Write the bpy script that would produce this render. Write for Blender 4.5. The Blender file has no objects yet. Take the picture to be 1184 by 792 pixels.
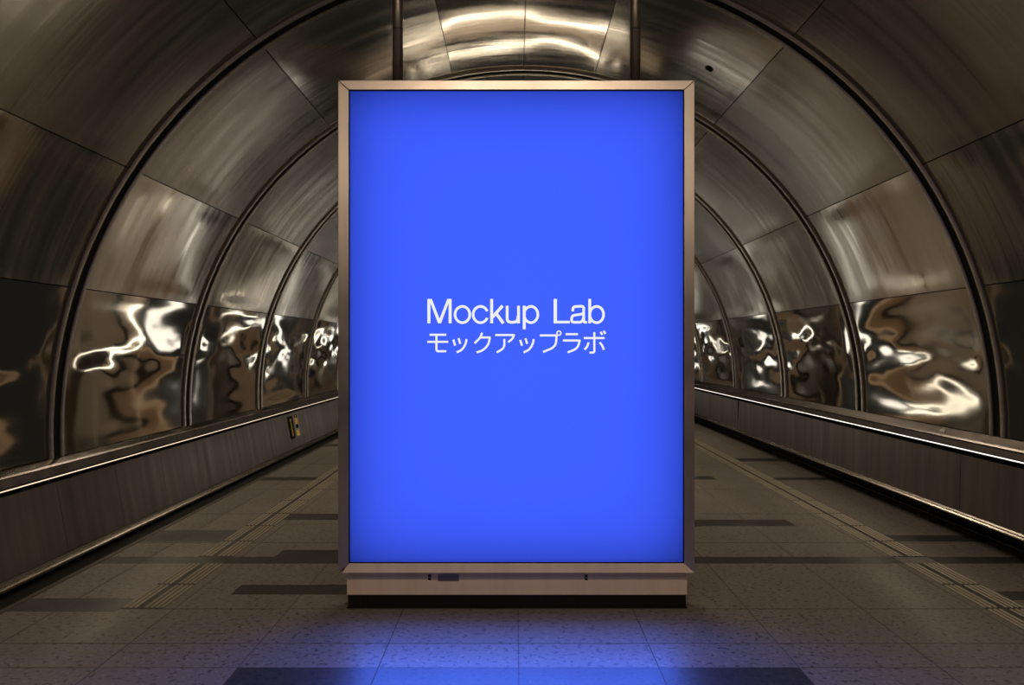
import bpy, bmesh, math, random
from mathutils import Vector, noise
random.seed(7)
PI = math.pi
sc = bpy.context.scene
COL = sc.collection

# ------------------------------------------------------------------ helpers
def link(o, parent=None):
    COL.objects.link(o)
    if parent is not None:
        o.parent = parent
    return o

def obj(name, bm, mats, parent=None, smooth=False):
    me = bpy.data.meshes.new(name)
    bm.normal_update()
    bm.to_mesh(me); bm.free()
    for m in (mats if isinstance(mats, (list, tuple)) else [mats]):
        me.materials.append(m)
    if smooth:
        for p in me.polygons: p.use_smooth = True
    return link(bpy.data.objects.new(name, me), parent)

def thing(name, label, cat, loc=(0, 0, 0), group=None):
    o = link(bpy.data.objects.new(name, None))
    o.location = loc
    o.empty_display_size = 0.1
    return tag(o, label, cat, group)

def tag(o, label, cat, group=None):
    o['label'] = label; o['category'] = cat; o['kind'] = 'thing'
    if group: o['group'] = group
    return o

def struct(o, label=None):
    o['kind'] = 'structure'
    if label: o['label'] = label
    return o

def quad(bm, pts, mi=0):
    f = bm.faces.new([bm.verts.new(p) for p in pts]); f.material_index = mi
    return f

def box(bm, x0, x1, y0, y1, z0, z1, mi=0, bev=0.0):
    vs = [bm.verts.new((x, y, z)) for x in (x0, x1) for y in (y0, y1) for z in (z0, z1)]
    fs = []
    for a in ((0, 1, 3, 2), (4, 6, 7, 5), (0, 4, 5, 1), (2, 3, 7, 6), (0, 2, 6, 4), (1, 5, 7, 3)):
        f = bm.faces.new([vs[i] for i in a]); f.material_index = mi; fs.append(f)
    bmesh.ops.recalc_face_normals(bm, faces=fs)
    if bev > 0:
        es = list({e for f in fs for e in f.edges})
        bmesh.ops.bevel(bm, geom=es, offset=bev, segments=2, profile=0.5, affect='EDGES', material=-1)

def prism_y(bm, prof, y0, y1, mi=0):
    """closed cross-section in (x,z) swept along y"""
    a = [bm.verts.new((x, y0, z)) for x, z in prof]
    b = [bm.verts.new((x, y1, z)) for x, z in prof]
    n = len(prof); fs = []
    for i in range(n):
        j = (i + 1) % n
        fs.append(bm.faces.new((a[i], a[j], b[j], b[i])))
    fs.append(bm.faces.new(a[::-1])); fs.append(bm.faces.new(b))
    for f in fs: f.material_index = mi
    bmesh.ops.recalc_face_normals(bm, faces=fs)

def prism_poly(bm, pts, y0, y1):
    """closed outline in (x,z) given a thickness along y"""
    prism_y(bm, pts, y0, y1)

def lathe_z(bm, prof, cx, cy, n=24, mi=0):
    rings = []
    for r, z in prof:
        rings.append([bm.verts.new((cx + r * math.cos(2 * PI * i / n), cy + r * math.sin(2 * PI * i / n), z)) for i in range(n)])
    fs = []
    for a, b in zip(rings, rings[1:]):
        for i in range(n):
            j = (i + 1) % n
            fs.append(bm.faces.new((a[i], a[j], b[j], b[i])))
    fs.append(bm.faces.new(rings[0][::-1])); fs.append(bm.faces.new(rings[-1]))
    for f in fs: f.material_index = mi; f.smooth = True
    bmesh.ops.recalc_face_normals(bm, faces=fs)

# ------------------------------------------------------------------ materials
def new_mat(name):
    m = bpy.data.materials.new(name); m.use_nodes = True
    nt = m.node_tree
    for n in list(nt.nodes): nt.nodes.remove(n)
    out = nt.nodes.new('ShaderNodeOutputMaterial')
    return m, nt, out

def principled(name, col, rough=0.5, metal=0.0, spec=0.5, aniso=0.0,
               mottle=None, rough_var=None, bump=None):
    """mottle=(scale xyz, amount)   rough_var=(scale xyz, amount)   bump=(scale xyz, strength, distance)"""
    m, nt, out = new_mat(name)
    b = nt.nodes.new('ShaderNodeBsdfPrincipled')
    nt.links.new(b.outputs[0], out.inputs[0])
    b.inputs['Base Color'].default_value = (*col, 1)
    b.inputs['Roughness'].default_value = rough
    b.inputs['Metallic'].default_value = metal
    b.inputs['Specular IOR Level'].default_value = spec
    if aniso: b.inputs['Anisotropic'].default_value = aniso
    tc = nt.nodes.new('ShaderNodeTexCoord')
    def nz(scale, detail=3.0):
        mp = nt.nodes.new('ShaderNodeMapping'); mp.inputs['Scale'].default_value = scale
        nt.links.new(tc.outputs['Object'], mp.inputs[0])
        n = nt.nodes.new('ShaderNodeTexNoise'); n.inputs['Scale'].default_value = 1.0
        n.inputs['Detail'].default_value = detail
        nt.links.new(mp.outputs[0], n.inputs['Vector'])
        return n.outputs['Fac']
    def rng(sock, a, c):
        r = nt.nodes.new('ShaderNodeMapRange')
        r.inputs['From Min'].default_value = 0.3; r.inputs['From Max'].default_value = 0.7
        r.inputs['To Min'].default_value = a; r.inputs['To Max'].default_value = c
        nt.links.new(sock, r.inputs['Value']); return r.outputs[0]
    if mottle:
        s = rng(nz(mottle[0]), 1 - mottle[1], 1 + mottle[1])
        v = nt.nodes.new('ShaderNodeVectorMath'); v.operation = 'SCALE'
        v.inputs[0].default_value = col; nt.links.new(s, v.inputs['Scale'])
        nt.links.new(v.outputs[0], b.inputs['Base Color'])
    if rough_var:
        nt.links.new(rng(nz(rough_var[0]), rough - rough_var[1], rough + rough_var[1]), b.inputs['Roughness'])
    if bump:
        bp = nt.nodes.new('ShaderNodeBump'); bp.inputs['Strength'].default_value = bump[1]
        bp.inputs['Distance'].default_value = bump[2]
        nt.links.new(nz(bump[0], 2.0), bp.inputs['Height'])
        nt.links.new(bp.outputs[0], b.inputs['Normal'])
    return m

def emitter(name, col, strength):
    m, nt, out = new_mat(name)
    e = nt.nodes.new('ShaderNodeEmission')
    e.inputs[0].default_value = (*col, 1); e.inputs[1].default_value = strength
    nt.links.new(e.outputs[0], out.inputs[0])
    return m

def translucent(name, col, gloss=0.03):
    m, nt, out = new_mat(name)
    t = nt.nodes.new('ShaderNodeBsdfTranslucent'); t.inputs[0].default_value = (*col, 1)
    nt.links.new(t.outputs[0], out.inputs[0])
    return m

def stone(name, base, fleck, light, rough):
    m, nt, out = new_mat(name)
    b = nt.nodes.new('ShaderNodeBsdfPrincipled'); nt.links.new(b.outputs[0], out.inputs[0])
    tc = nt.nodes.new('ShaderNodeTexCoord')
    def noise_n(scale, detail, rgh=0.5):
        n = nt.nodes.new('ShaderNodeTexNoise'); n.inputs['Scale'].default_value = scale
        n.inputs['Detail'].default_value = detail; n.inputs['Roughness'].default_value = rgh
        nt.links.new(tc.outputs['Object'], n.inputs['Vector']); return n.outputs['Fac']
    def ramp(sock, stops):
        r = nt.nodes.new('ShaderNodeValToRGB')
        r.color_ramp.elements[0].position = stops[0][0]; r.color_ramp.elements[0].color = stops[0][1]
        r.color_ramp.elements[1].position = stops[1][0]; r.color_ramp.elements[1].color = stops[1][1]
        nt.links.new(sock, r.inputs[0]); return r.outputs[0]
    def mix(f, a, c):
        x = nt.nodes.new('ShaderNodeMix'); x.data_type = 'RGBA'
        nt.links.new(f, x.inputs['Factor'])
        for s, i in ((a, 'A'), (c, 'B')):
            sk = [k for k in x.inputs if k.name == i and k.type == 'RGBA'][0]
            if isinstance(s, tuple): sk.default_value = (*s, 1)
            else: nt.links.new(s, sk)
        return [k for k in x.outputs if k.type == 'RGBA'][0]
    W = (1, 1, 1, 1); K = (0, 0, 0, 1)
    c = mix(ramp(noise_n(34, 3), ((.56, K), (.63, W))), base, fleck)
    c = mix(ramp(noise_n(41, 2), ((.60, K), (.66, W))), c, light)
    c2 = mix(ramp(noise_n(0.8, 3), ((.3, K), (.75, W))), c, fleck)
    x = mix(noise_n(0.01, 0), c, c)
    mm = nt.nodes.new('ShaderNodeMix'); mm.data_type = 'RGBA'; mm.inputs['Factor'].default_value = 0.18
    a = [k for k in mm.inputs if k.type == 'RGBA']
    nt.links.new(c, a[0]); nt.links.new(c2, a[1])
    nt.links.new([k for k in mm.outputs if k.type == 'RGBA'][0], b.inputs['Base Color'])
    rr = nt.nodes.new('ShaderNodeMapRange'); rr.inputs['To Min'].default_value = rough - .06; rr.inputs['To Max'].default_value = rough + .08
    nt.links.new(noise_n(3.0, 3), rr.inputs['Value']); nt.links.new(rr.outputs[0], b.inputs['Roughness'])
    bp = nt.nodes.new('ShaderNodeBump'); bp.inputs['Strength'].default_value = .12; bp.inputs['Distance'].default_value = .003
    nt.links.new(noise_n(60, 2), bp.inputs['Height']); nt.links.new(bp.outputs[0], b.inputs['Normal'])
    return m

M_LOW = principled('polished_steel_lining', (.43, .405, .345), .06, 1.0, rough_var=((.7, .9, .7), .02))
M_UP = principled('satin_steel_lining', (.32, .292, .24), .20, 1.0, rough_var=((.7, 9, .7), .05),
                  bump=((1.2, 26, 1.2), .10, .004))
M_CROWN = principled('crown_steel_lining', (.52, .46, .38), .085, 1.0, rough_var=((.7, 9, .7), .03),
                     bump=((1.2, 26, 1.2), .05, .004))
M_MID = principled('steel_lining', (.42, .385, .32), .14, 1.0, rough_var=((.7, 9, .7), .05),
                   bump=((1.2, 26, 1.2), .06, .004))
M_RIB = principled('rib_flange_steel', (.50, .44, .36), .26, 1.0)
M_BLACK = principled('black_channel', (.006, .006, .006), .6, 0.0, .2)
M_DARK = principled('dark_backing', (.012, .011, .010), .7, 0.0, .2)
M_WAIN = principled('brushed_bronze_steel', (.18, .15, .12), .36, 1.0,
                    mottle=((.6, 9, .6), .22), rough_var=((.5, 12, .5), .06))
M_LEDGE = principled('ledge_steel', (.36, .31, .26), .24, 1.0)
M_LIP = principled('kick_rail_steel', (.45, .39, .31), .25, 1.0)
M_FRAME = principled('brushed_copper_steel', (.80, .64, .51), .36, 1.0, mottle=((3, 3, 3), .05), rough_var=((5, 5, 5), .04))
M_PLINTH = principled('brushed_plinth_steel', (1.0, .76, .54), .40, .10, mottle=((14, 1, .8), .06), rough_var=((2, 1, 40), .05))
M_CASE = principled('light_box_casing', (.30, .25, .2), .35, 1.0)
M_POLE = principled('dark_pole_steel', (.34, .28, .22), .36, .8)
M_TOE = principled('black_toe_kick', (.012, .009, .007), .35, 0.0, .4)
M_FLOOR = stone('speckled_terrazzo', (.26, .22, .18), (.10, .083, .067), (.36, .31, .26), .36)
M_FAINT = principled('faint_floor_joint', (.13, .108, .09), .7)
M_DTILE = stone('dark_terrazzo', (.062, .056, .048), (.035, .03, .026), (.09, .082, .07), .36)
M_JOINT = principled('floor_joint', (.07, .06, .05), .7)
M_TACT = stone('tactile_tile_stone', (.07, .06, .048), (.04, .034, .028), (.10, .09, .07), .5)
M_RIDGE = principled('tactile_ridge', (.36, .30, .20), .42, 0.1)
M_EDGE = principled('floor_edge_trim', (.14, .125, .095), .4, 0.6)
M_LED = emitter('light_strip_glow', (1.0, .78, .55), 1.15)
M_LEDR = emitter('light_strip_glow_cool', (1.0, .91, .78), 1.7)
M_WHITE = emitter('pale_backlit_poster', (1.0, .92, .80), .02)  # faint glow of the unseen posters added to light the tunnel
M_TUBE = emitter('uplight_tube', (1.0, .88, .70), 14.0)
M_BAND = emitter('bright_band', (1.0, .94, .86), 2.6)
M_RAIL = emitter('light_rail_glow', (1.0, .90, .74), 8.0)
M_BLUE = translucent('blue_poster_film', (.050, .112, 1.0))
M_LETTER = emitter('backlit_white_lettering', (.93, .95, .97), .92)
M_SIGNB = principled('sign_black', (.008, .008, .009), .7, 0, .08)
M_SIGNG = principled('sign_grey', (.36, .33, .28), .6, 0, .2)
M_YEL = principled('sign_yellow', (1.0, .80, .04), .6, 0, .2)
M_ORANGE = principled('sign_orange', (.95, .55, .14), .6, 0, .2)
M_PALE = principled('pale_plastic', (.75, .68, .58), .4)

# ------------------------------------------------------------------ measures
EYE = 1.45
CX, CZ, R = 0.078, 0.857, 3.2716              # tunnel arch: centre and radius
Y_RIB0, BAY = 5.992, 2.383                     # the first rib in view and the spacing
ZL, ZR = 0.683, 0.827                          # feet of the lining, left and right
TH_R = math.asin((ZR - CZ) / R)
TH_L = PI - math.asin((ZL - CZ) / R)
Y_NEAR, Y_FAR = Y_RIB0 - 5 * BAY, Y_RIB0 + 14 * BAY
rad = math.radians
SEAMS = [TH_R, rad(18.0), rad(34.2), rad(56.2), rad(78), rad(90), rad(102), rad(124.4), rad(146.3), rad(162.2), TH_L]

def arc(th, r, y):
    return (CX + r * math.cos(th), y, CZ + r * math.sin(th))

# ------------------------------------------------------------------ tunnel lining
def backing(name, th0, th1, label):
    bm = bmesh.new(); n = max(6, int((th1 - th0) / rad(3)))
    ro, ri = R + .10, R + .03
    for i in range(n):
        a, b = th0 + (th1 - th0) * i / n, th0 + (th1 - th0) * (i + 1) / n
        quad(bm, [arc(a, ri, Y_NEAR), arc(b, ri, Y_NEAR), arc(b, ri, Y_FAR), arc(a, ri, Y_FAR)])
        quad(bm, [arc(a, ro, Y_NEAR), arc(a, ro, Y_FAR), arc(b, ro, Y_FAR), arc(b, ro, Y_NEAR)])
    for y in (Y_NEAR, Y_FAR):
        for i in range(n):
            a, b = th0 + (th1 - th0) * i / n, th0 + (th1 - th0) * (i + 1) / n
            quad(bm, [arc(a, ri, y), arc(b, ri, y), arc(b, ro, y), arc(a, ro, y)])
    bmesh.ops.remove_doubles(bm, verts=bm.verts, dist=1e-5)
    return struct(obj(name, bm, M_DARK, smooth=False), label)

wall_right = backing('wall_right', TH_R, rad(56.2), 'right side of the vaulted tunnel lined with polished steel panels')
ceiling = backing('ceiling', rad(56.2), rad(124.4), 'crown of the vaulted tunnel lined with steel panels')
wall_left = backing('wall_left', rad(124.4), TH_L, 'left side of the vaulted tunnel lined with polished steel panels')

def lining_panel(k, s, parent):
    th0, th1 = SEAMS[s], SEAMS[s + 1]
    y0 = Y_RIB0 + k * BAY + .096; y1 = Y_RIB0 + (k + 1) * BAY - .096
    g = .0036 / R
    th0 += g; th1 -= g
    low = s in (0, 9)
    fine = -2 <= k <= 7
    nu = (30 if low else 22) if fine else 8
    nv = (40 if low else 26) if fine else 8
    seed = Vector((k * 7.31 + 3.1, s * 5.17 + 1.7, 0.5))
    bm = bmesh.new(); grid = []
    arcl = (th1 - th0) * R; ylen = y1 - y0
    amp = .0115 if low else .006
    for i in range(nu + 1):
        u = i / nu; row = []
        for j in range(nv + 1):
            v = j / nv
            du = min(u, 1 - u) * arcl; dv = min(v, 1 - v) * ylen
            e = min(1, du / .16) * min(1, dv / .16); e = e * e * (3 - 2 * e)
            p = Vector((u * arcl * (2.4 if low else 1.0), v * ylen * (1.0 if low else .9), 0)) + seed
            d = noise.noise(p) + .45 * noise.noise(p * 2.1 + Vector((9, 3, 1)))
            if low:
                d += .10 * noise.noise(p * 4.6)
                zz = CZ + R * math.sin(th0 + (th1 - th0) * u)
                d *= .22 + .78 * math.exp(-((zz - 1.38) / .26) ** 2)
            d = d * amp + .006 * math.sin(PI * u) * math.sin(PI * v) * math.copysign(1, noise.noise(seed * 3.3))
            row.append(bm.verts.new(arc(th0 + (th1 - th0) * u, R + d * e, y0 + ylen * v)))
        grid.append(row)
    for i in range(nu):
        for j in range(nv):
            f = bm.faces.new((grid[i][j], grid[i][j + 1], grid[i + 1][j + 1], grid[i + 1][j])); f.smooth = True
    # folded rim going back to the shell
    ring = grid[0][:] + [grid[i][nv] for i in range(1, nu + 1)] + grid[nu][-2::-1] + [grid[i][0] for i in range(nu - 1, 0, -1)]
    back = []
    for vtx in ring:
        c = Vector((CX, vtx.co.y, CZ)); d = (vtx.co - c).normalized()
        back.append(bm.verts.new(vtx.co + d * .028))
    for i in range(len(ring)):
        j = (i + 1) % len(ring)
        f = bm.faces.new((ring[i], back[i], back[j], ring[j])); f.smooth = False
        bm.edges.get((ring[i], ring[j])).smooth = False
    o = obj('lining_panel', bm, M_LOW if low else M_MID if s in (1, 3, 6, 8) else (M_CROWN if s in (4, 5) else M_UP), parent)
    return o

for k in range(-4, 14):
    for s in range(10):
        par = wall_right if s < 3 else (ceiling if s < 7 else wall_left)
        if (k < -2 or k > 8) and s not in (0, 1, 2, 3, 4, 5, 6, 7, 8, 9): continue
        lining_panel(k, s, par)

# ------------------------------------------------------------------ arch ribs
def arch_sweep(bm, prof, y, th0, th1, n=72):
    """prof: closed list of (dy, r)"""
    rings = []
    for i in range(n + 1):
        th = th0 + (th1 - th0) * i / n
        rings.append([bm.verts.new(arc(th, r, y + dy)) for dy, r in prof])
    fs = []; m = len(prof)
    for a, b in zip(rings, rings[1:]):
        for i in range(m):
            j = (i + 1) % m
            fs.append(bm.faces.new((a[i], a[j], b[j], b[i])))
    fs.append(bm.faces.new(rings[0])); fs.append(bm.faces.new(rings[-1][::-1]))
    bmesh.ops.recalc_face_normals(bm, faces=fs)

for q, k in enumerate(range(-3, 12)):
    y = Y_RIB0 + k * BAY
    bm = bmesh.new()
    arch_sweep(bm, [(-.055, R + .004), (.055, R + .004), (.055, R + .028), (-.055, R + .028)], y, TH_R, TH_L)
    rib = struct(obj('trim_%d' % (q + 1), bm, M_BLACK), 'dark arched rib between the steel lining panels')
    for sgn in (-1, 1):
        bm = bmesh.new()
        a, b = sgn * .048, sgn * .094
        c1, c2 = sgn * .055, sgn * .087
        arch_sweep(bm, [(a, R + .026), (a, R - .014), (c1, R - .022), (c2, R - .022), (b, R - .012), (b, R + .026)], y, TH_R, TH_L)
        obj('rib_flange', bm, M_RIB, rib)

# ------------------------------------------------------------------ floor
bm = bmesh.new()
XL, XR = -2.827, 3.634
box(bm, XL, XR, Y_NEAR, Y_FAR, -.12, 0, 0)
H1, H2 = .0012, .0008
def tile(x0, x1, y0, y1, mi=1, h=H1):
    box(bm, x0, x1, y0, y1, -.001, h, mi)
TX0, TX1 = -2.19, -1.95          # left tactile strip
UX0, UX1 = 2.60, 2.84            # right tactile strip
SX = [.014 + .634 * i for i in range(-4, 6)]
dark = [(SX[2], SX[6], 3.48, 3.908), (XL, TX0, 4.74, 4.985), (SX[1] + .22, SX[4], 5.065, 5.268),
        (XL, TX0, 5.79, 5.965), (TX1, UX0, 5.79, 5.965), (UX1, XR, 5.79, 5.965),
        (TX0, TX1, 5.79, 5.965),
        (SX[1] + .23, SX[5], 5.965, 6.17), (XL, TX0, 6.44, 6.84), (SX[1] - .06, SX[4], 7.25, 7.51),
        (SX[3], 2.27, 7.0, 7.25), (UX1, XR, 6.44, 6.65), (UX1, XR, 9.40, 9.60), (UX1, XR - .2, 10.95, 11.25),
        (SX[4], 2.2, 9.45, 9.7), (SX[4], 2.6, 13.2, 13.6), (XL, TX0, 9.40, 9.62), (TX1, SX[3], 10.9, 11.2),
        (XL, TX0, 12.6, 12.9), (UX1, XR, 4.95, 5.12), (TX1, SX[2], 13.6, 13.9), (XL, UX1, 15.5, 15.8),
        (SX[3], SX[6], 1.1, 1.4), (XL, SX[2], -.6, -.3), (SX[2], UX0, 17.8, 18.1)]
for d in dark: tile(*d)
for x in SX:
    if XL + .1 < x < XR - .1 and not (TX0 - .02 < x < TX1 + .02) and not (UX0 - .02 < x < UX1 + .02):
        tile(x - .0018, x + .0018, Y_NEAR, Y_FAR, 2 if abs(x) < 1 else 3, .0016)
ys = [3.908, 4.227, 4.785, 5.965, 6.40, 7.51, 8.79, 10.7, 13.2, 15.5, 17.8, 2.63, 1.4, .1]
for y in ys:
    tile(XL, XR, y - .0014, y + .0014, 3, .0014)
floor = struct(obj('floor', bm, [M_FLOOR, M_DTILE, M_JOINT, M_FAINT]), 'speckled brown terrazzo floor with scattered dark tiles')
# metal edging along both sides of the floor
for nm, x0, x1 in (('trim_20', XL, XL + .035), ('trim_21', XR - .04, XR)):
    bm = bmesh.new(); box(bm, x0, x1, Y_NEAR, Y_FAR, -.002, .006, 0, .002)
    struct(obj(nm, bm, M_EDGE), 'thin metal edging of the terrazzo floor')

def tactile(x0, x1, label):
    t = thing('tactile_strip', label, 'tactile paving', ((x0 + x1) / 2, 4.0, 0), 'tactile paving strips')
    w = x1 - x0; n = 8
    ends = [-1.2, -.56, .08, .72, 1.36, 2.0, 2.63, 3.27, 3.908, 4.227, 4.785, 5.268, 5.79, 5.965, 6.44, 7.0, 7.51, 8.15, 8.79, 9.4, 10.05, 10.7, 11.3, 11.9,
            12.6, 13.2, 13.8, 14.4, 15.0, 15.5, 16.1, 16.7, 17.3, 18.0, 18.6, 19.2]
    for a, b in zip(ends, ends[1:]):
        if a == 5.79: continue
        if b <= 4.8 and x0 < 0: continue
        bm = bmesh.new()
        box(bm, -w / 2, w / 2, a - 4.0 + .003, b - 4.0 - .003, -.001, .0018, 0)
        for i in range(n):
            xc = -w / 2 + w * (i + .5) / n
            if i in (3,) : continue
            prism_y(bm, [(xc - .010, .0015), (xc - .006, .006), (xc + .006, .006), (xc + .010, .0015)], a - 4 + .014, b - 4 - .014, 1)
        obj('ridged_tile', bm, [M_TACT, M_RIDGE], t)
    return t
tactile(TX0, TX1, 'raised guiding strip in the floor beside the left wainscot')
tactile(UX0, UX1, 'raised guiding strip in the floor running towards the right wainscot')

# ------------------------------------------------------------------ wainscots
def mbox(prof, y0, y1):
    bm = bmesh.new(); prism_y(bm, prof, y0, y1); return bm
YA, YB = Y_NEAR, Y_FAR
def lbox(prof, y0, y1):
    bm = bmesh.new(); n = 80
    rings = [[bm.verts.new((x, y0 + (y1 - y0) * i / n, z)) for x, z in prof] for i in range(n + 1)]
    for a, b in zip(rings, rings[1:]):
        for i in range(len(prof)):
            j = (i + 1) % len(prof); bm.faces.new((a[i], a[j], b[j], b[i]))
    bm.faces.new(rings[0]); bm.faces.new(rings[-1][::-1])
    bmesh.ops.recalc_face_normals(bm, faces=bm.faces)
    return bm
def ybreaks(first, step):
    y = first
    while y > YA + step: y -= step
    out = [YA]
    while y < 24: out.append(y); y += step
    return out + [YB]

# left: core, sloping fascia above the light strip, panels below, kick rail, black gutter
core = mbox([(-3.40, -.12), (-3.02, -.12), (-3.02, .05), (-3.11, .542), (-3.20, .542), (-3.20, .590), (-3.115, .590), (-3.12, .645), (-3.40, .67)], YA, YB)
bl = struct(obj('baseboard_left', core, M_DARK), 'bronze toned steel wainscot along the left side')
obj('ledge', mbox([(-3.30, .672), (-3.30, .683), (-3.15, .681), (-3.098, .662), (-3.092, .650), (-3.098, .645)], YA, YB), M_LEDGE, bl)
obj('shadow_gap', mbox([(-3.27, .684), (-3.27, .695), (-3.195, .695), (-3.195, .684)], YA, YB), M_BLACK, bl)
br_l = ybreaks(5.79, .84)
for a, b in zip(br_l, br_l[1:]):
    a2, b2 = a + .002, b - .002
    obj('fascia_panel', mbox([(-3.096, .643), (-3.081, .592), (-3.096, .590), (-3.112, .643)], a2, b2), M_WAIN, bl)
    obj('wainscot_panel', mbox([(-3.0746, .545), (-2.992, .078), (-3.008, .078), (-3.0906, .545)], a2, b2), M_WAIN, bl)
obj('kick_rail', mbox([(-3.03, .076), (-2.992, .074), (-2.985, .060), (-2.960, .052), (-2.952, .044), (-2.952, .030), (-2.958, .026), (-3.03, .026)], YA, YB), M_LIP, bl)
obj('gutter', mbox([(-3.05, -.12), (XL + .0, -.12), (XL + .0, -.004), (-3.05, -.004)], YA, YB), M_BLACK, bl)
for y in (6.95, 9.1):
    bm = bmesh.new(); box(bm, -2.962, -2.948, y - .012, y + .012, .028, .05, 0, .002)
    obj('rail_clip', bm, M_LEDGE, bl)
ls = thing('light_strip', 'thin warm glowing light line along the left wainscot', 'light', (-3.075, 6, .579))
def local(prof, o): return [(x - o.location.x, z - o.location.z) for x, z in prof]
obj('diffuser', lbox(local([(-3.078, .5825), (-3.0735, .5815), (-3.0725, .5765), (-3.077, .576)], ls), YA - 6, YB - 6), M_LED, ls)
obj('channel', mbox(local([(-3.112, .589), (-3.0795, .589), (-3.0780, .5765), (-3.112, .5765)], ls), YA - 6, YB - 6), M_BLACK, ls)

# right
core = mbox([(3.80, -.12), (3.66, -.12), (3.66, .20), (3.30, .22), (3.292, .656), (3.40, .656), (3.40, .712), (3.292, .712), (3.29, .75), (3.36, .80), (3.60, .81), (3.8, .5)], YA, YB)
brt = struct(obj('baseboard_right', core, M_DARK), 'bronze toned steel wainscot along the right side')
obj('ledge', mbox([(3.45, .812), (3.45, .826), (3.335, .826), (3.296, .775), (3.290, .762), (3.302, .757)], YA, YB), M_LEDGE, brt)
obj('shadow_gap', mbox([(3.36, .828), (3.40, .838), (3.43, .838), (3.43, .828)], YA, YB), M_BLACK, brt)
br_r = ybreaks(6.35, 1.585)
for a, b in zip(br_r, br_r[1:]):
    a2, b2 = a + .003, b - .003
    obj('fascia_panel', mbox([(3.286, .752), (3.274, .712), (3.29, .712), (3.302, .752)], a2, b2), M_WAIN, brt)
    obj('wainscot_panel', mbox([(3.2702, .660), (3.259, .245), (3.275, .245), (3.2862, .660)], a2, b2), M_WAIN, brt)
obj('kick_rail', mbox([(3.30, .244), (3.262, .242), (3.256, .232), (3.246, .226), (3.240, .218), (3.242, .209), (3.30, .207)], YA, YB), M_LIP, brt)
rs = thing('light_strip', 'thin bright white light line along the right wainscot', 'light', (3.272, 6, .701))
obj('diffuser', lbox(local([(3.273, .705), (3.2685, .704), (3.268, .698), (3.2725, .697)], rs), YA - 6, YB - 6), M_LEDR, rs)
obj('channel', mbox(local([(3.30, .7115), (3.274, .7115), (3.2735, .697), (3.30, .697)], rs), YA - 6, YB - 6), M_BLACK, rs)
# gap joint between two long right panels seen at the far end
bm = bmesh.new(); box(bm, 3.262, 3.276, 12.66, 12.70, .245, .66); obj('joint_cover', bm, M_BLACK, brt)

# ------------------------------------------------------------------ far end of the tunnel
def endwall(name, y, y2):
    bm = bmesh.new()
    pts = [(CX + (R + .1) * math.cos(t), CZ + (R + .1) * math.sin(t)) for t in [TH_R + (TH_L - TH_R) * i / 40 for i in range(41)]]
    prism_y(bm, [(3.8, -.12)] + pts + [(-3.4, -.12)], y, y2)
    return struct(obj(name, bm, M_DARK))
endwall('wall_back', Y_FAR, Y_FAR + .15)
endwall('wall_front', Y_NEAR - .15, Y_NEAR)

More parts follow.
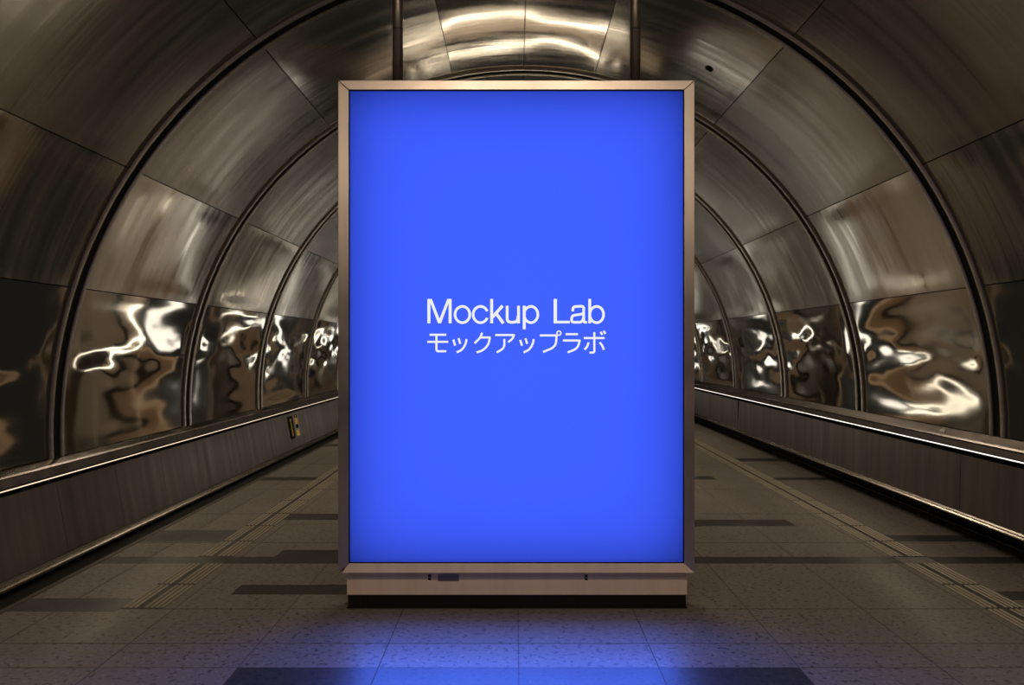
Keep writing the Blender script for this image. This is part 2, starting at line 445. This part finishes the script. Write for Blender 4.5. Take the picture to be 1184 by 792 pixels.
# ------------------------------------------------------------------ the advertising light box
YF = 4.745     # frame front
def build_light_box(label, blue=True, band=False):
    t = thing('light_box', label, 'light box', (0, 0, 0))
    t.location = (.0045, YF + .15, 0)
    ox, oy = t.location.x, t.location.y
    def X(px, y=YF): return (px - 596) * y / 1000 - ox
    def Z(py, y=YF): return EYE - (py - 401) * y / 1000
    f0, f1 = YF - oy, YF - oy + .035              # frame depth (local y)
    xo0, xo1, xi0, xi1 = X(391), X(803), X(403), X(791.3)
    zt, zti, zbi, zb = Z(93), Z(103.6), Z(651.6), Z(662)
    def member(name, pts):
        bm = bmesh.new(); prism_y(bm, pts, f0, f1)
        bmesh.ops.bevel(bm, geom=[e for e in bm.edges], offset=.0016, segments=2, profile=.5, affect='EDGES')
        return obj(name, bm, M_FRAME, t)
    e = .0016
    member('top_rail', [(xo0 + e, zt), (xo1 - e, zt), (xi1 - e, zti), (xi0 + e, zti)])
    member('side_rail', [(xo0, zt - e), (xi0, zti - e), (xi0, zbi + e), (xo0, zb + e)])
    member('side_rail', [(xo1, zt - e), (xo1, zb + e), (xi1, zbi + e), (xi1, zti - e)])
    # sill: projects forward and slopes
    bm = bmesh.new()
    a = [(xi0 + e, f0 + .004, zbi), (xi1 - e, f0 + .004, zbi), (xo1 - e, f0 - .009, zb), (X(395.5), f0 - .009, zb)]
    b = [(p[0], f1, p[2]) for p in a]
    va = [bm.verts.new(p) for p in a]; vb = [bm.verts.new(p) for p in b]
    fs = [bm.faces.new(va), bm.faces.new(vb[::-1])] + [bm.faces.new((va[i], vb[i], vb[(i + 1) % 4], va[(i + 1) % 4])) for i in range(4)]
    bmesh.ops.recalc_face_normals(bm, faces=fs)
    bmesh.ops.bevel(bm, geom=list(bm.edges), offset=.002, segments=2, profile=.5, affect='EDGES')
    obj('sill', bm, M_PLINTH, t)
    # black gasket round the picture
    bm = bmesh.new(); g = .006
    for (x0, x1, z0, z1) in ((xi0, xi0 + g, zbi, zti), (xi1 - g, xi1, zbi, zti), (xi0 + g, xi1 - g, zti - g, zti), (xi0 + g, xi1 - g, zbi, zbi + g)):
        box(bm, x0, x1, f0 + .006, f0 + .03, z0, z1)
    obj('gasket', bm, M_BLACK, t)
    # casing: four sides (the inside is white), divider in the middle
    c0, c1 = f1 + .0005, f1 + .23
    bm = bmesh.new(); w = .02
    for (x0, x1, z0, z1) in ((xo0 + .004, xo0 + .004 + w, zb, zt - .004), (xo1 - .004 - w, xo1 - .004, zb, zt - .004),
                             (xo0 + .004 + w, xo1 - .004 - w, zt - .004 - w, zt - .004), (xo0 + .004 + w, xo1 - .004 - w, zb, zb + w)):
        box(bm, x0, x1, c0, c1, z0, z1)
    box(bm, xo0 + .03, xo1 - .03, c0 + .200, c0 + .206, zb + .025, zt - .03)
    obj('casing', bm, M_CASE, t)
    # picture
    ps = f0 + .012
    bm = bmesh.new()
    quad(bm, [(xi0 - .004, ps, zbi - .004), (xi1 + .004, ps, zbi - .004), (xi1 + .004, ps, zti + .004), (xi0 - .004, ps, zti + .004)])
    poster = obj('poster', bm, M_BLUE if blue else M_WHITE, t)
    if blue: poster['label'] = 'glowing blue poster'
    if band:  # glowing strip added to throw white patches into the lower panels
        bm = bmesh.new(); box(bm, xi0 + .30, xi1 - .30, ps - .006, ps - .001, .43, .53)
        cb = obj('caption_band', bm, M_BAND, poster); cb['label'] = 'bright band low on the poster'
    # back picture and back frame
    bm = bmesh.new()
    quad(bm, [(xi0, c1 + .004, zbi), (xi0, c1 + .004, zti), (xi1, c1 + .004, zti), (xi1, c1 + .004, zbi)])
    bp = obj('poster', bm, M_WHITE, t); bp['label'] = 'pale lit poster on the rear face'
    bm = bmesh.new()
    for (x0, x1, z0, z1) in ((xo0, xi0, zb, zt), (xi1, xo1, zb, zt), (xi0, xi1, zti, zt), (xi0, xi1, zb, zbi)):
        box(bm, x0, x1, c1 + .0005, c1 + .03, z0, z1)
    obj('rear_frame', bm, M_FRAME, t)
    # plinth and toe kick
    yp = 4.785
    px0, px1 = X(401, yp), X(794.5, yp); z0, z1 = Z(688, yp), zb - .002
    bm = bmesh.new(); box(bm, px0, px1, yp - oy, c1 - .01, z0, z1, 0, .003)
    plinth = obj('plinth', bm, M_PLINTH, t)
    bm = bmesh.new(); box(bm, px0 + .003, px1 - .003, 4.80 - oy, c1 - .02, 0, z0 - .001, 0, .002)
    box(bm, px0 + .0, px1 - .0, 4.792 - oy, 4.80 - oy, 0, .008)
    obj('toe_kick', bm, M_TOE, t)
    if blue:
        for cxp in (496.8, 677.8):
            bm = bmesh.new(); y = yp - oy
            box(bm, X(cxp - 1.7, yp), X(cxp + 1.7, yp), y - .002, y + .01, Z(670.8, yp), Z(664.2, yp), 0, .001)
            box(bm, X(cxp - .9, yp), X(cxp + .9, yp), y - .0035, y + .01, Z(668.6, yp), Z(666.6, yp), 1)
            obj('lock', bm, [M_TOE, M_POLE], plinth)
        bm = bmesh.new(); y = yp - oy
        box(bm, X(506.3, yp), X(530.8, yp), y - .0022, y + .01, Z(671.8, yp), Z(664.0, yp), 0, .001)
        for i in range(3):
            zz = Z(665.8 + 2.1 * i, yp)
            box(bm, X(508.5, yp), X(528.6, yp), y - .0032, y + .002, zz - .0015, zz + .0015, 1)
        np_ = obj('rating_plate', bm, [M_CASE, M_POLE], plinth); np_['label'] = 'small dark metal plate'
    if not blue:  # glowing bars added on the unseen boxes to streak the crown panels
        for yy in (-.5, .5):
            bm = bmesh.new(); box(bm, -.72, .72, yy - .03, yy + .03, zt + .035, zt + .06, 0, .004)
            for xx in (-.6, .6): box(bm, xx - .012, xx + .012, min(0, yy), max(0, yy), zt + .012, zt + .036)
            for xx in (-.6, .6): box(bm, xx - .02, xx + .02, -.03, .03, zt - .004, zt + .013)
            ub = obj('uplight_bar', bm, M_CASE, t)
            bm = bmesh.new(); box(bm, -.70, .70, yy - .02, yy + .02, zt + .058, zt + .07, 0, .004)
            obj('tube', bm, M_TUBE, ub)
    # two poles up to the vault
    for cxp in (460, 734.3):
        xw = X(cxp, 4.9); xx = xw + ox - CX
        top = CZ + math.sqrt(R * R - xx * xx) - .004
        bm = bmesh.new()
        lathe_z(bm, [(.030, zt - .005), (.030, top - .012)], xw, 0.0, 28)
        pole = obj('pole', bm, M_POLE, t)
        for zc in (3.245,):
            bm = bmesh.new(); lathe_z(bm, [(.0308, zc - .002), (.0312, zc), (.0308, zc + .002)], xw, 0.0, 28)
            obj('joint_ring', bm, M_BLACK, pole)
        bm = bmesh.new(); lathe_z(bm, [(.034, top - .03), (.075, top - .022), (.075, top - .012), (.034, top - .008)], xw, 0, 28)
        obj('ceiling_flange', bm, M_POLE, pole)
    return t, (xi0, xi1, zbi, zti), ps

lb, (xi0, xi1, zbi, zti), ps = build_light_box('tall floor standing light box with glowing blue poster in a copper toned frame', True)

# real lamp inside the box behind the blue film
ld = bpy.data.lights.new('light_box_lamp', 'AREA'); ld.shape = 'RECTANGLE'
ld.size = (xi1 - xi0) * .985; ld.size_y = (zti - zbi) * .985
ld.color = (1, 1, 1); ld.energy = 16.5
lo = link(bpy.data.objects.new('lamp', ld), lb)
lo.location = ((xi0 + xi1) / 2, ps + .20, (zbi + zti) / 2); lo.rotation_euler = (-PI / 2, 0, 0)

# lettering on the poster, traced as strokes with a weight
poster = [c for c in lb.children if c.name.startswith('poster')][0]
lx, ly = lb.location.x, lb.location.y
YS = YF + .012
def gp(x, y, org): 
    px, py = org[0] + x / 10.56, 340 + y / 10.56
    return ((px - 596) * YS / 1000 - lx, EYE - (py - 401) * YS / 1000)
def stroke(bm, pts, w, org, closed=False):
    P = [Vector(gp(x, y, org)) for x, y in pts]; w = w / 10.56 * YS / 1000 / 2
    n = len(P); Lp, Rp = [], []
    for i in range(n):
        if closed: d0, d1 = (P[i] - P[i - 1]).normalized(), (P[(i + 1) % n] - P[i]).normalized()
        else:
            d1 = (P[min(i + 1, n - 1)] - P[min(i, n - 2)]).normalized(); d0 = (P[max(i, 1)] - P[max(i - 1, 0)]).normalized()
        nn = Vector((-(d0.y + d1.y), d0.x + d1.x)).normalized()
        c = max(.55, nn.dot(Vector((-d1.y, d1.x))))
        Lp.append(P[i] + nn * w / c); Rp.append(P[i] - nn * w / c)
    yb, yf = ps - .0012, ps - .0040
    rng = range(n if closed else n - 1)
    for i in rng:
        j = (i + 1) % n
        fr = [bm.verts.new((q.x, yf, q.y)) for q in (Lp[i], Lp[j], Rp[j], Rp[i])]
        bk = [bm.verts.new((q.x, yb, q.y)) for q in (Lp[i], Lp[j], Rp[j], Rp[i])]
        bm.faces.new(fr); bm.faces.new(bk[::-1])
        for a in range(4): bm.faces.new((fr[a], fr[(a + 1) % 4], bk[(a + 1) % 4], bk[a]))
def ell(cx, cy, rx, ry, a0=0, a1=360, n=36):
    full = abs(a1 - a0) >= 360
    m = n if full else n + 1
    return [(cx + rx * math.cos(rad(a0 + (a1 - a0) * i / n)), cy - ry * math.sin(rad(a0 + (a1 - a0) * i / n))) for i in range(m)]
def smooth(pts, it=3):
    for _ in range(it):
        q = [pts[0]]
        for a, b in zip(pts, pts[1:]):
            q += [(a[0] * .75 + b[0] * .25, a[1] * .75 + b[1] * .25), (a[0] * .25 + b[0] * .75, a[1] * .25 + b[1] * .75)]
        pts = q + [pts[-1]]
    return pts
A, B = (490, 0), (600, 0)
def letter(*strokes):
    bm = bmesh.new()
    for f in strokes:
        f(bm)
    bmesh.ops.recalc_face_normals(bm, faces=bm.faces)
    return obj('letter', bm, M_LETTER, poster)
def S(org, w, *pts, c=False): return lambda bm: stroke(bm, list(pts), w, org, c)
def C(org, w, *pts): return lambda bm: stroke(bm, smooth(list(pts)), w, org)
M_OUT = [(45, 357), (45, 60), (98, 60), (193, 303), (288, 60), (340, 60), (340, 357), (304, 357), (304, 108), (211, 357), (175, 357), (81, 108), (81, 357)]
letter(lambda bm: prism_y(bm, [gp(x, y, A) for x, y in M_OUT], ps - .004, ps - .0012))
letter(S(A, 31, *ell(472, 250, 90, 99), c=True))
letter(S(A, 31, *ell(693, 250, 90, 99, 24, 336)))
letter(S(A, 35, (829, 357), (829, 60)), S(A, 37, (838, 283), (962, 143)), S(A, 38, (880, 232), (972, 357)))
letter(S(A, 33, (1018, 143), (1018, 250), *smooth([(1018, 250), (1018, 330), (1060, 345), (1085, 345), (1140, 338), (1152, 265)])[1:]), S(A, 34, (1157, 143), (1157, 357)))
letter(S(B, 36, (65, 143), (65, 430)), S(B, 31, *ell(147, 250, 84, 99), c=True))
letter(S(B, 40, (444, 357), (444, 60)), S(B, 31, (424, 342), (622, 342)))
letter(C(B, 31, (657, 212), (660, 155), (725, 150), (792, 148), (790, 215), (790, 290), (792, 348), (830, 341)),
       C(B, 31, (790, 228), (770, 245), (700, 255), (645, 265), (642, 345), (700, 344), (770, 344), (792, 280), (790, 255)))
letter(S(B, 34, (864, 357), (864, 60)), S(B, 31, *ell(949, 250, 84, 99), c=True))
w = 25
letter(S(A, w, (72, 497), (275, 497)), S(A, w, (45, 583), (298, 583)), S(A, w, (155, 497), (155, 640), *smooth([(155, 640), (155, 698), (200, 698)])[1:], (275, 698)))
letter(S(A, w, (362, 556), (383, 630)), S(A, w, (425, 538), (446, 608)), C(A, w, (522, 550), (512, 610), (470, 680), (402, 712)))
letter(C(A, w, (713, 472), (690, 535), (620, 600)), S(A, w, (695, 530), (812, 530)), C(A, w, (808, 524), (790, 620), (720, 690), (645, 712)))
letter(S(A, w, (873, 500), (1108, 500)), C(A, w, (1103, 496), (1085, 545), (1030, 588)), C(A, w, (983, 548), (985, 660), (890, 712)))
letter(S(B, w, (15, 560), (38, 630)), S(B, w, (80, 540), (101, 608)), C(B, w, (180, 550), (170, 610), (127, 680), (57, 712)))
letter(S(B, w, (255, 505), (466, 505)), C(B, w, (460, 500), (450, 645), (295, 706)), S(B, 15, *ell(488, 478, 25, 25, n=24), c=True))
letter(S(B, w, (570, 490), (720, 490)), S(B, w, (537, 567), (748, 567)), C(B, w, (744, 560), (715, 665), (595, 712)))
letter(S(B, w, (792, 537), (1045, 537)), S(B, w, (920, 465), (920, 660), *smooth([(920, 660), (922, 716), (862, 714)])[1:]),
       C(B, w, (850, 590), (835, 640), (800, 677)), C(B, w, (986, 590), (1018, 630), (1037, 680)), S(B, w, (996, 462), (1018, 498)), S(B, w, (1034, 450), (1056, 486)))

# unseen light boxes added down the tunnel and behind the camera for reflections
def copy_tree(o, parent=None):
    c = o.copy(); link(c, parent)
    for ch in o.children:
        if ch.type == 'LIGHT' or ch.name.startswith('letter'): continue
        copy_tree(ch, c)
    return c
names = ['unlit looking light box with up-lights right behind the blue one',
         'light box with dim grey poster second in the row behind the blue one',
         'light box with dim grey poster third in the row behind the blue one',
         'light box with dim grey poster farthest down the tunnel',
         'light box with dim grey poster standing behind the viewpoint']
far0, _, _ = build_light_box(names[0], False)
far1, _, _ = build_light_box(names[1], False, True)
for i, y in enumerate((10.45, 15.5, 22.0, 30.0, -3.3)):  # last one is added behind the camera to light the frame front
    o = far0 if i == 0 else far1 if i == 1 else copy_tree(far1 if i < 4 else far0)
    o.location.y = y; o['label'] = names[i]; o['group'] = 'light boxes further down the tunnel'

# unseen glowing rails added between those boxes to draw wavy reflections in the steel
for i, (ya, yb) in enumerate(((6.8, 9.7), (11.3, 14.8), (16.4, 21.3), (22.9, 29.3))):
    t = thing('light_rail', ['low glowing rail on short posts right behind the blue light box', 'low glowing rail after the first hidden light box',
              'low glowing rail after the second hidden light box', 'low glowing rail after the third hidden light box'][i], 'light',
              (0.0, ya, 0), 'light rails along the middle of the tunnel')
    L = yb - ya
    bm = bmesh.new(); n = 16
    rings = [[bm.verts.new((.011 * math.cos(2 * PI * q / 10), L * k / n, .41 + .011 * math.sin(2 * PI * q / 10))) for q in range(10)] for k in range(n + 1)]
    for a, b in zip(rings, rings[1:]):
        for q in range(10): bm.faces.new((a[q], a[(q + 1) % 10], b[(q + 1) % 10], b[q]))
    bm.faces.new(rings[0]); bm.faces.new(rings[-1][::-1])
    bmesh.ops.recalc_face_normals(bm, faces=bm.faces)
    obj('tube', bm, M_RAIL, t)
    for yy in (.1, L / 2, L - .1):
        bm = bmesh.new(); lathe_z(bm, [(.05, 0), (.05, .008), (.012, .010), (.012, .400)], 0, yy, 14); obj('post', bm, M_POLE, t)

# ------------------------------------------------------------------ small things
# two signs on the left wainscot; the panel leans, so the signs lean with it
def wall_sign(y0, y1, zb_, zt_, mat, label, glyphs):
    def xs(z): return -3.078 + (.565 - z) * (.086 / .487)
    t = thing('wall_sign', label, 'sign', (xs(zb_), (y0 + y1) / 2, zb_), 'signs on the left wainscot')
    ax = xs(zt_) - xs(zb_); h = zt_ - zb_; w = y1 - y0
    def pt(u, v, d): return (ax * v + d, -w / 2 + w * u, h * v)
    def slab(bm, u0, u1, v0, v1, d0, d1):
        a = [bm.verts.new(pt(u, v, d1)) for u, v in ((u0, v0), (u1, v0), (u1, v1), (u0, v1))]
        b = [bm.verts.new(pt(u, v, d0)) for u, v in ((u0, v0), (u1, v0), (u1, v1), (u0, v1))]
        fs = [bm.faces.new(a), bm.faces.new(b[::-1])] + [bm.faces.new((a[i], b[i], b[(i + 1) % 4], a[(i + 1) % 4])) for i in range(4)]
        bmesh.ops.recalc_face_normals(bm, faces=fs)
    bm = bmesh.new(); slab(bm, 0, 1, 0, 1, .0005, .008); obj('board', bm, mat, t)
    for m, rects in glyphs:
        for r in rects:
            bm = bmesh.new()
            for q in (r if isinstance(r, list) else [r]): slab(bm, *q, .008, .0095)
            obj('marking', bm, m, t)
    return t
arrow = [(.44, .56, .74, .84), (.36, .64, .82, .85), (.41, .59, .85, .88)]
txt = []
v = .70
random.seed(3)
for i in range(9):
    hgt = .045
    txt += [[(.36, .64, v - hgt, v - hgt + .013), (.36 + .05 * (i % 3), .44 + .05 * (i % 3), v - hgt, v), (.58, .64, v - hgt * (.5 + .5 * (i % 2)), v - .005)]]
    v -= .066
wall_sign(11.62, 11.83, .205, .505, M_SIGNB, 'black sign with yellow marks on the left wainscot', [(M_YEL, [arrow] + txt)])
wall_sign(11.88, 12.13, .215, .52, M_SIGNG, 'grey sign with yellow and orange marks beside the black one',
          [(M_SIGNB, [(.2, .85, .83, .98), (.25, .8, .36, .52)]), (M_YEL, [(.42, .62, .87, .94), (.25, .75, .03, .10), (.25, .4, .10, .26)]),
           (M_ORANGE, [(.3, .72, .60, .80), (.5, .72, .54, .60), (.42, .6, .1, .26), (.6, .75, .14, .30)])])

# smoke sensor on the vault at the right of the box
def on_vault(px, py):
    dx, dz = (px - 596) / 1000, (401 - py) / 1000
    # ray (dx*t, t, EYE+dz*t) meets the cylinder
    a = dx * dx + dz * dz; b = 2 * (-CX * dx + (EYE - CZ) * dz); c = CX * CX + (EYE - CZ) ** 2 - R * R
    t = (-b + math.sqrt(b * b - 4 * a * c)) / (2 * a)
    return Vector((dx * t, t, EYE + dz * t))
p = on_vault(820, 79)
s = thing('ceiling_sensor', 'tiny dark round sensor on the vault above the light box corner', 'sensor', p)
d = (Vector((CX, p.y, CZ)) - p).normalized()
s.rotation_euler = d.to_track_quat('Z', 'Y').to_euler()
bm = bmesh.new(); lathe_z(bm, [(.034, -.004), (.036, .006), (.030, .014), (.012, .018)], 0, 0, 20); obj('housing', bm, M_DARK, s)
bm = bmesh.new(); lathe_z(bm, [(.012, .018), (.011, .026), (.005, .03)], 0, 0, 16); obj('lens', bm, M_LEDGE, s)
# clip on the right ledge
yc = 3.30 * 1000 / (1088.5 - 596)
c = thing('ledge_clip', 'tiny pale clip lying on the right ledge under the lining', 'clip', (3.312, yc, .797))
bm = bmesh.new(); box(bm, -.014, .014, -.035, .035, 0, .008, 0, .002); obj('base', bm, M_PALE, c)
bm = bmesh.new(); box(bm, -.006, .006, -.02, .012, .008, .014, 0, .002); obj('tab', bm, M_PALE, c)
c.rotation_euler = (0, .9 - PI, 0); c.rotation_euler = (0, -.92, 0)
# floor bracket at the right edge
yb_ = 1450 / (603.5 - 401)
b_ = thing('floor_bracket', 'small dark bracket on the floor edging at the right wainscot', 'bracket', ((1083 - 596) * yb_ / 1000, yb_, 0.0))
bm = bmesh.new(); box(bm, -.05, .05, -.05, .05, 0, .012, 0, .003); obj('plate', bm, M_BLACK, b_)
bm = bmesh.new(); lathe_z(bm, [(.012, .012), (.012, .018), (.008, .02)], 0, 0, 12); obj('bolt', bm, M_EDGE, b_)

# ------------------------------------------------------------------ light
def area(name, loc, rot, sx, sy, energy, col):
    l = bpy.data.lights.new(name, 'AREA'); l.shape = 'RECTANGLE'; l.size = sx; l.size_y = sy
    l.energy = energy; l.color = col
    o = link(bpy.data.objects.new(name, l)); o.location = loc; o.rotation_euler = rot
    return o
WARM = (1.0, .86, .70)
area('vault_lamp', (.08, 1.2, 3.95), (rad(12), 0, 0), 2.4, .25, 50, WARM)  # area light without a fixture, added to brighten the frame and near floor
for sx in (-1, 1): area('vault_lamp', (.08 + sx * 2.0, .8, 3.2), (rad(15), sx * rad(50), 0), .4, .9, 7, WARM)  # side pair added to brighten the side rails of the frame
area('vault_lamp', (.08, 8.2, 3.9), (0, 0, 0), 1.6, .12, 50, WARM)  # added fill for the floor beyond the blue box
area('vault_lamp', (.08, 14.5, 3.9), (0, 0, 0), 1.6, .12, 85, WARM)  # second added fill, for the far floor and signs
g = area('poster_glow', (.009, YF - .03, .85), (-PI / 2, 0, 0), 1.75, 1.1, 38, (.06, .16, 1.0))  # blue light added before the poster to colour the floor
g.data.spread = rad(150)
w = bpy.data.worlds.new('World'); sc.world = w; w.use_nodes = True
w.node_tree.nodes['Background'].inputs[0].default_value = (.05, .045, .04, 1)
w.node_tree.nodes['Background'].inputs[1].default_value = .2

# ------------------------------------------------------------------ camera
cd = bpy.data.cameras.new('camera'); cam = link(bpy.data.objects.new('camera', cd))
cd.sensor_width = 36; cd.lens = 36 * 1000 / 1184; cd.clip_start = .05; cd.clip_end = 200
cd.shift_x = -4 / 1184; cd.shift_y = 5 / 1184
cam.location = (0, 0, EYE); cam.rotation_euler = (PI / 2, 0, 0)
sc.camera = cam
vs = sc.view_settings
vs.view_transform = 'Standard'; vs.look = 'None'; vs.exposure = 0; vs.gamma = 1; vs.use_curve_mapping = False
sc.cycles.max_bounces = 10; sc.cycles.glossy_bounces = 7; sc.cycles.diffuse_bounces = 3
sc.cycles.caustics_reflective = True
sc.cycles.sample_clamp_indirect = 4.0; sc.cycles.blur_glossy = 0.6
